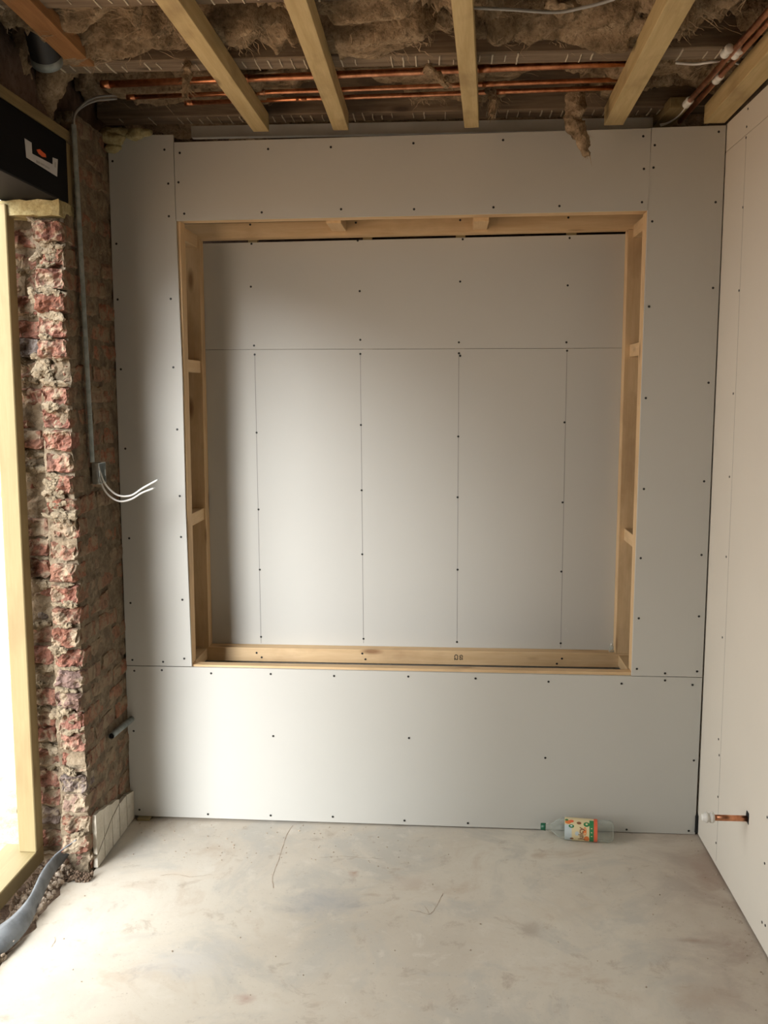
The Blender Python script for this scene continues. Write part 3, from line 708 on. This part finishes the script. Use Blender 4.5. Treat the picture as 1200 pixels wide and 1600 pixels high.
# grey metal capping with cables, box and loose cable ends on the brick pier
k = thing('cable_capping', 'grey metal cable capping running down the brick pier to a metal box', 'conduit', onX(143, 722, .012))
t0, t1 = onX(114, 195, .011), onX(143, 722, .011); bm = bmesh.new()
dn = (t1-t0).normalized(); sd = dn.cross(Vector((1, 0, 0))).normalized(); ppts = []
for th in range(9):
    an = math.pi*th/8; ppts.append(sd*math.cos(an)*.0145+Vector((1, 0, 0))*math.sin(an)*.011)
prism(bm, [t0+q for q in ppts], t1-t0); obj('capping', bm, 'galv_dull', k, None, False)
for z0 in (.3, .62, .85):
    c = t0+(t1-t0)*z0; bm = bmesh.new(); prism(bm, [c+q*1.05+Vector((.0005, 0, 0)) for q in ppts], dn*.004); obj('clip', bm, 'galv_dull', k)
for dx, lb in ((0, 'upper of two pale cables curving out of the capping at top left'), (1, 'lower of two pale cables curving out of the capping at top left')):
    off = Vector((.0, .0, -.012*dx))
    o = tube('supply_cable', spline([t0+Vector((.004, -.004+.008*dx, -.02)), onX(116, 180, .014)+off*.3, onY(128, 164, -.30)+off*.6, onY(150, 152, -.24)+off, onY(182, 149, -.16)+off], 6), .0042, 'cable_grey'); tag(o, lb, 'cable')
c = onX(148, 739, .0)
k = thing('metal_box', 'open galvanised electrical back box fixed to the brick pier', 'electrical box', (0.004, c.y, c.z))
yb0, yb1, zb0, zb1 = c.y-.038, c.y+.038, c.z-.040, c.z+.040; dpt = .030; th = .0022
for lo, hi, nm in (((.004, yb0, zb0), (.0062, yb1, zb1), 'back_plate'), ((.0062, yb0, zb0), (dpt, yb0+th, zb1), 'side'), ((.0062, yb1-th, zb0), (dpt, yb1, zb1), 'side'), ((.0062, yb0+th, zb0), (dpt, yb1-th, zb0+th), 'side'), ((.0062, yb0+th, zb1-th), (dpt, yb1-th, zb1), 'side'), ((dpt-.002, yb0, c.z-.012), (dpt, yb0+.012, c.z+.012), 'lug'), ((dpt-.002, yb1-.012, c.z-.012), (dpt, yb1, c.z+.012), 'lug')):
    bm = bmesh.new(); add_box(bm, lo, hi); obj(nm, bm, 'galv', k)
for pts, lb in (([(152, 724, .02), (160, 748, .0), (170, 763, -.0), (185, 774, 0), (205, 774, 0), (224, 762, 0), (246, 750, 0)], 'upper white cable end poking out of the metal box'),
                ([(151, 726, .02), (157, 752, 0), (168, 772, 0), (186, 783, 0), (205, 780, 0), (222, 770, 0), (240, 763, 0)], 'lower white cable end poking out of the metal box')):
    yy = [-.285, -.28, -.27, -.26, -.25, -.235, -.22]; p3 = [onY(q[0], q[1], y) for q, y in zip(pts, yy)]
    p3[0].x = max(p3[0].x, .012)
    k = thing('loose_cable', lb, 'cable', p3[0]); sp = spline(p3, 6); tube('sheath', sp, .0036, 'cable', k, 10)
    tube('bare_core', [sp[-1], sp[-1]+(sp[-1]-sp[-2]).normalized()*.006], .0022, 'cable_grey', k, 8)
e0, e1 = onX(174, 1150, .016), onX(207, 1122, .016); e1.y = min(e1.y, -.004)
k = thing('conduit_stub', 'short grey conduit stub low on the brick pier beside the wall', 'conduit', e0)
bm = bmesh.new(); d = (e1-e0).normalized(); add_tube(bm, [e0, e1], .0125, 14, False); add_tube(bm, [e0, e1], .0105, 14, False); obj('conduit_body', bm, 'galv_dull', k, None, True)
tube('dark_bore', [e0+d*.004, e0+d*.006], .0105, 'black', k, 12)
# expanding foam on top of the left sheet
k = thing('foam_bead', 'cream expanding foam oozing over the top corner of the left sheet', 'foam', (.08, -.01, 2.82))
for i, (px, py, s) in enumerate(((135, 212, .030), (150, 216, .038), (168, 208, .030), (190, 207, .026), (212, 209, .028), (228, 207, .020), (148, 232, .025))):
    p = onY(px, py, -.02)
    if p.x < .02: p.x = .02
    def fn(q, a, b, c_, s=s, i=i):
        d = q.normalized()*s; return Vector((d.x*1.5, d.y*.7, d.z*.75))*(1+fb(d, 22, 3, i)*.45)
    bm = bmesh.new(); surf_box(bm, (-1, -1, -1), (1, 1, 1), (6, 6, 6), fn); obj('foam_lump', bm, 'foam', k, Matrix.Translation(p), True)

# ------------------------------------------------------------------ copper stub on the right wall
h = onX(1168, 1279, 2.4)
k = thing('pipe_stub', 'short copper pipe with white stop end sticking out of the right wall', 'pipe', h)
e = h+Vector((-.12, 0, 0)); tube('pipe_run', [h+Vector((.01, 0, 0)), e], .0105, 'copper', k, 14)
lathe('stop_end', [(0, .013), (.003, .0185), (.012, .0185), (.014, .015), (.020, .015), (.022, .018), (.030, .018), (.033, .013), (.040, .0125), (.042, .010)], e+Vector((.006, 0, 0)), e+Vector((-1, 0, 0)), 'white', k, 18)
bm = bmesh.new(); surf_box(bm, (2.3985, h.y-.014, h.z-.016), (2.3998, h.y+.012, h.z+.024), (1, 4, 4), lambda p, i, j, kk: p+Vector((0, nv(p, 40).y*.006, nv(p, 40).z*.006))); obj('cut_hole', bm, 'black', k)
bm = bmesh.new(); add_box(bm, (2.388, -.0085, .012), (2.399, .010, .085)); o = obj('foam_strip', bm, 'black'); tag(o, 'black strip standing in the bottom right corner gap of the wall', 'strip')

# ------------------------------------------------------------------ bottle
c0, c1 = Vector((1.748, -.048, .040)), Vector((2.040, -.088, .0445))
k = thing('plastic_bottle', 'clear plastic drink bottle with green cap and orange label lying on the floor', 'bottle', (1.9, -.07, 0))
ax = (c1-c0).normalized(); LB = (c1-c0).length
prof = [(.018, .0135), (.026, .0135), (.030, .0165), (.034, .0135), (.042, .0145), (.052, .022), (.066, .033), (.082, .041), (.092, .0435), (.097, .0425), (.231, .0425), (.237, .0440), (.246, .0430), (.256, .0442), (.266, .0430), (.276, .0442), (LB-.012, .0425), (LB-.003, .036), (LB, .028)]
lathe('bottle_body', prof, c0, c1, 'pet', k, 32)
cp = lathe('cap', [(0, .012), (.001, .0145), (.016, .0150), (.020, .0155)], c0, c1, 'cap', k, 20)
# the wrapped label, its bands and print follow the bottle's round
uu = Vector((0, 0, 1)); uu = (uu-ax*uu.dot(ax)).normalized(); vv = ax.cross(uu)      # uu up, vv away/towards
if vv.y > 0: vv = -vv
def on_bottle(s, ang, r):
    s = .098+(s-.119)*1.6
    return c0+ax*s+(vv*math.cos(ang)+uu*math.sin(ang))*r     # ang 0 faces the camera, 90 up
def patch(name, s0, s1, a0, a1, r, mat, ns=3, na=18, parent=None, th=.0004):
    bm = bmesh.new(); f = {}
    for i in range(ns+1):
        for j in range(na+1):
            for l in (0, 1): f[i, j, l] = bm.verts.new(on_bottle(s0+(s1-s0)*i/ns, math.radians(a0+(a1-a0)*j/na), r-(th if l else 0)))
    for i in range(ns):
        for j in range(na):
            for l in (0, 1): bm.faces.new((f[i, j, l], f[i+1, j, l], f[i+1, j+1, l], f[i, j+1, l]))
    for i in range(ns):
        for j in (0, na): bm.faces.new((f[i, j, 0], f[i+1, j, 0], f[i+1, j, 1], f[i, j, 1]))
    for j in range(na):
        for i in (0, ns): bm.faces.new((f[i, j, 0], f[i, j+1, 0], f[i, j+1, 1], f[i, j, 1]))
    return obj(name, bm, mat, parent or k)
LR = .0447
lbm = patch('label', .119, .201, -150, 200, LR, 'lab_cream', 3, 60)
def onlab(pts, name, mat, r=LR+.0004):      # pts: (s, angle) outline
    bm = bmesh.new(); ctr = bm.verts.new(on_bottle(sum(p[0] for p in pts)/len(pts), math.radians(sum(p[1] for p in pts)/len(pts)), r))
    vs = [bm.verts.new(on_bottle(s, math.radians(a_), r)) for s, a_ in pts]
    for i in range(len(vs)): bm.faces.new((ctr, vs[i], vs[(i+1) % len(vs)]))
    return obj(name, bm, mat, lbm)
def blob(s, a_, rs, ra, n_=10, rot=0.): 
    return [(s+rs*math.cos(2*math.pi*i/n_+rot), a_+ra*math.sin(2*math.pi*i/n_+rot)) for i in range(n_)]
patch('label_band', .192, .201, -150, 200, LR+.0003, 'lab_red', 1, 60, lbm)
patch('label_band', .181, .192, -60, 80, LR+.0003, 'lab_green', 1, 30, lbm)
patch('label_panel', .119, .137, -60, 45, LR+.0003, 'lab_blue', 1, 24, lbm)
for s, a_, rs, ra, mt in ((.128, 60, .008, 12, 'lab_orange'), (.136, 66, .006, 9, 'lab_red'), (.124, 72, .004, 8, 'lab_green'), (.155, 57, .006, 8, 'lab_brown'), (.174, 52, .008, 13, 'lab_green'), (.136, 38, .007, 9, 'lab_green'), (.137, -32, .005, 8, 'lab_brown'), (.174, -28, .007, 20, 'lab_orange'), (.170, 16, .004, 22, 'lab_orange'), (.150, 2, .005, 12, 'lab_blue')):
    onlab(blob(s, a_, rs, ra), 'printed_shape', mt, LR+.0006)
for a_ in (32, 12, -8): onlab(blob(.1865, a_, .0022, 3.2, 4, .78), 'printed_dot', 'lab_cream', LR+.0008)
onlab(blob(.174, 53, .003, 5), 'printed_shape', 'lab_cream', LR+.0009)
onlab(blob(.136, 39, .003, 4), 'printed_shape', 'lab_blue', LR+.0009)
me = text_mesh('Juicy', .030, .00005)
for v in me.vertices:
    x, y, z = v.co; v.co = on_bottle(.160-y/1.6, x/LR, LR+.0010+z)
obj('printed_word', me, 'lab_brown', lbm)

# ------------------------------------------------------------------ membrane strip, rubble, chips
L_ = [onY(118, 1314, -.50), onZ(86, 1336, .10), onZ(66, 1360, .09), onZ(46, 1400, .075), onZ(24, 1426, .07), onZ(-2, 1446, .07), onZ(-60, 1480, .05)]
R_ = [onY(118, 1318, -.50), onZ(104, 1342, .055), onZ(84, 1366, .045), onZ(63, 1410, .03), onZ(41, 1455, .022), onZ(-2, 1497, .02), onZ(-60, 1535, .012)]
l2, rr2 = spline(L_, 6), spline(R_, 6); bm = bmesh.new(); rowsv = []
for a_, b_ in zip(l2, rr2):
    rowsv.append([bm.verts.new(a_.lerp(b_, s/5)+Vector((.004, 0, .010))*math.sin(math.pi*s/5)) for s in range(6)])
for a_, b_ in zip(rowsv, rowsv[1:]):
    for s in range(5): bm.faces.new((a_[s], a_[s+1], b_[s+1], b_[s]))
o = obj('damp_membrane', bm, 'membrane', None, None, True); tag(o, 'curling grey black plastic membrane strip along the doorway threshold', 'membrane')
md = o.modifiers.new('thick', 'SOLIDIFY'); md.thickness = .003
def stones(name, cnt, fn, s0, s1, mat, parent=None):
    bm = bmesh.new()
    for i in range(cnt):
        c = fn(); s = random.uniform(s0, s1)*random.uniform(.6, 1); R = Euler((random.uniform(0, 6), random.uniform(0, 6), random.uniform(0, 6))).to_matrix()
        sc = (random.uniform(.6, 1.2), random.uniform(.6, 1.1), random.uniform(.4, .8))
        r = bmesh.ops.create_icosphere(bm, subdivisions=1, radius=1)
        for v in r['verts']:
            q = v.co*(1+random.uniform(-.22, .22)); q = R @ Vector((q.x*sc[0], q.y*sc[1], q.z*sc[2]))*s; v.co = q+c
    return obj(name, bm, mat, parent)
def trench():
    y = -.33-random.random()**1.2*1.6
    return Vector((random.uniform(-.19, -.07), y, .006+random.random()*.022*(1 if y < -.45 else 1.6)))
o = stones('rubble', 900, trench, .006, .017, 'rubble'); tag(o, 'loose crumbled mortar and stone rubble along the doorway threshold', 'rubble', kind='stuff')
def pile(): 
    u = random.random(); return Vector((random.uniform(-.11, .02), -.50-random.random()*.05, .002+random.random()*.03*(1-u*.5)))
o = stones('dirt_pile', 260, pile, .003, .010, 'earth'); tag(o, 'dark dirt heaped at the foot of the broken pier', 'dirt', kind='stuff')
def chips():
    if random.random() < .5: return Vector((random.uniform(.0, 1.2), -random.random()**1.5*.35-.02, .001))
    if random.random() < .4: return Vector((2.39-abs(random.gauss(0, .03)), random.uniform(-1., -.05), .001))
    return Vector((random.uniform(.02, 2.36), random.uniform(-1.3, -.03), .001))
o = stones('floor_grit', 220, chips, .0015, .005, 'rubble'); tag(o, 'small grit and plaster crumbs scattered on the concrete floor', 'grit', kind='stuff')
def crack(pts, wd):
    sp = spline([onZ(*q, .0006) for q in pts], 5); bm = bmesh.new(); prev = None
    for i, p in enumerate(sp):
        d = (sp[min(i+1, len(sp)-1)]-sp[max(i-1, 0)]).normalized(); sd = Vector((-d.y, d.x, 0))*wd*random.uniform(.3, 1.)
        p = p+Vector((random.uniform(-.002, .002), random.uniform(-.002, .002), 0))
        a_, b_ = bm.verts.new(p-sd), bm.verts.new(p+sd)
        if prev: bm.faces.new((prev[0], prev[1], b_, a_))
        prev = (a_, b_)
    obj('crack', bm, 'rubble', floor)
for pts, wd in (([(457, 1290), (446, 1310), (438, 1335), (432, 1352), (425, 1372), (428, 1388)], .0022), ([(692, 1396), (684, 1412), (672, 1428), (655, 1424), (640, 1422)], .0018), ([(672, 1428), (662, 1415)], .0014), ([(250, 1368), (275, 1366), (300, 1370), (330, 1366)], .0014), ([(500, 1340), (530, 1338), (570, 1340), (600, 1342)], .0012), ([(80, 1480), (87, 1470), (85, 1464)], .0016)): crack(pts, wd)
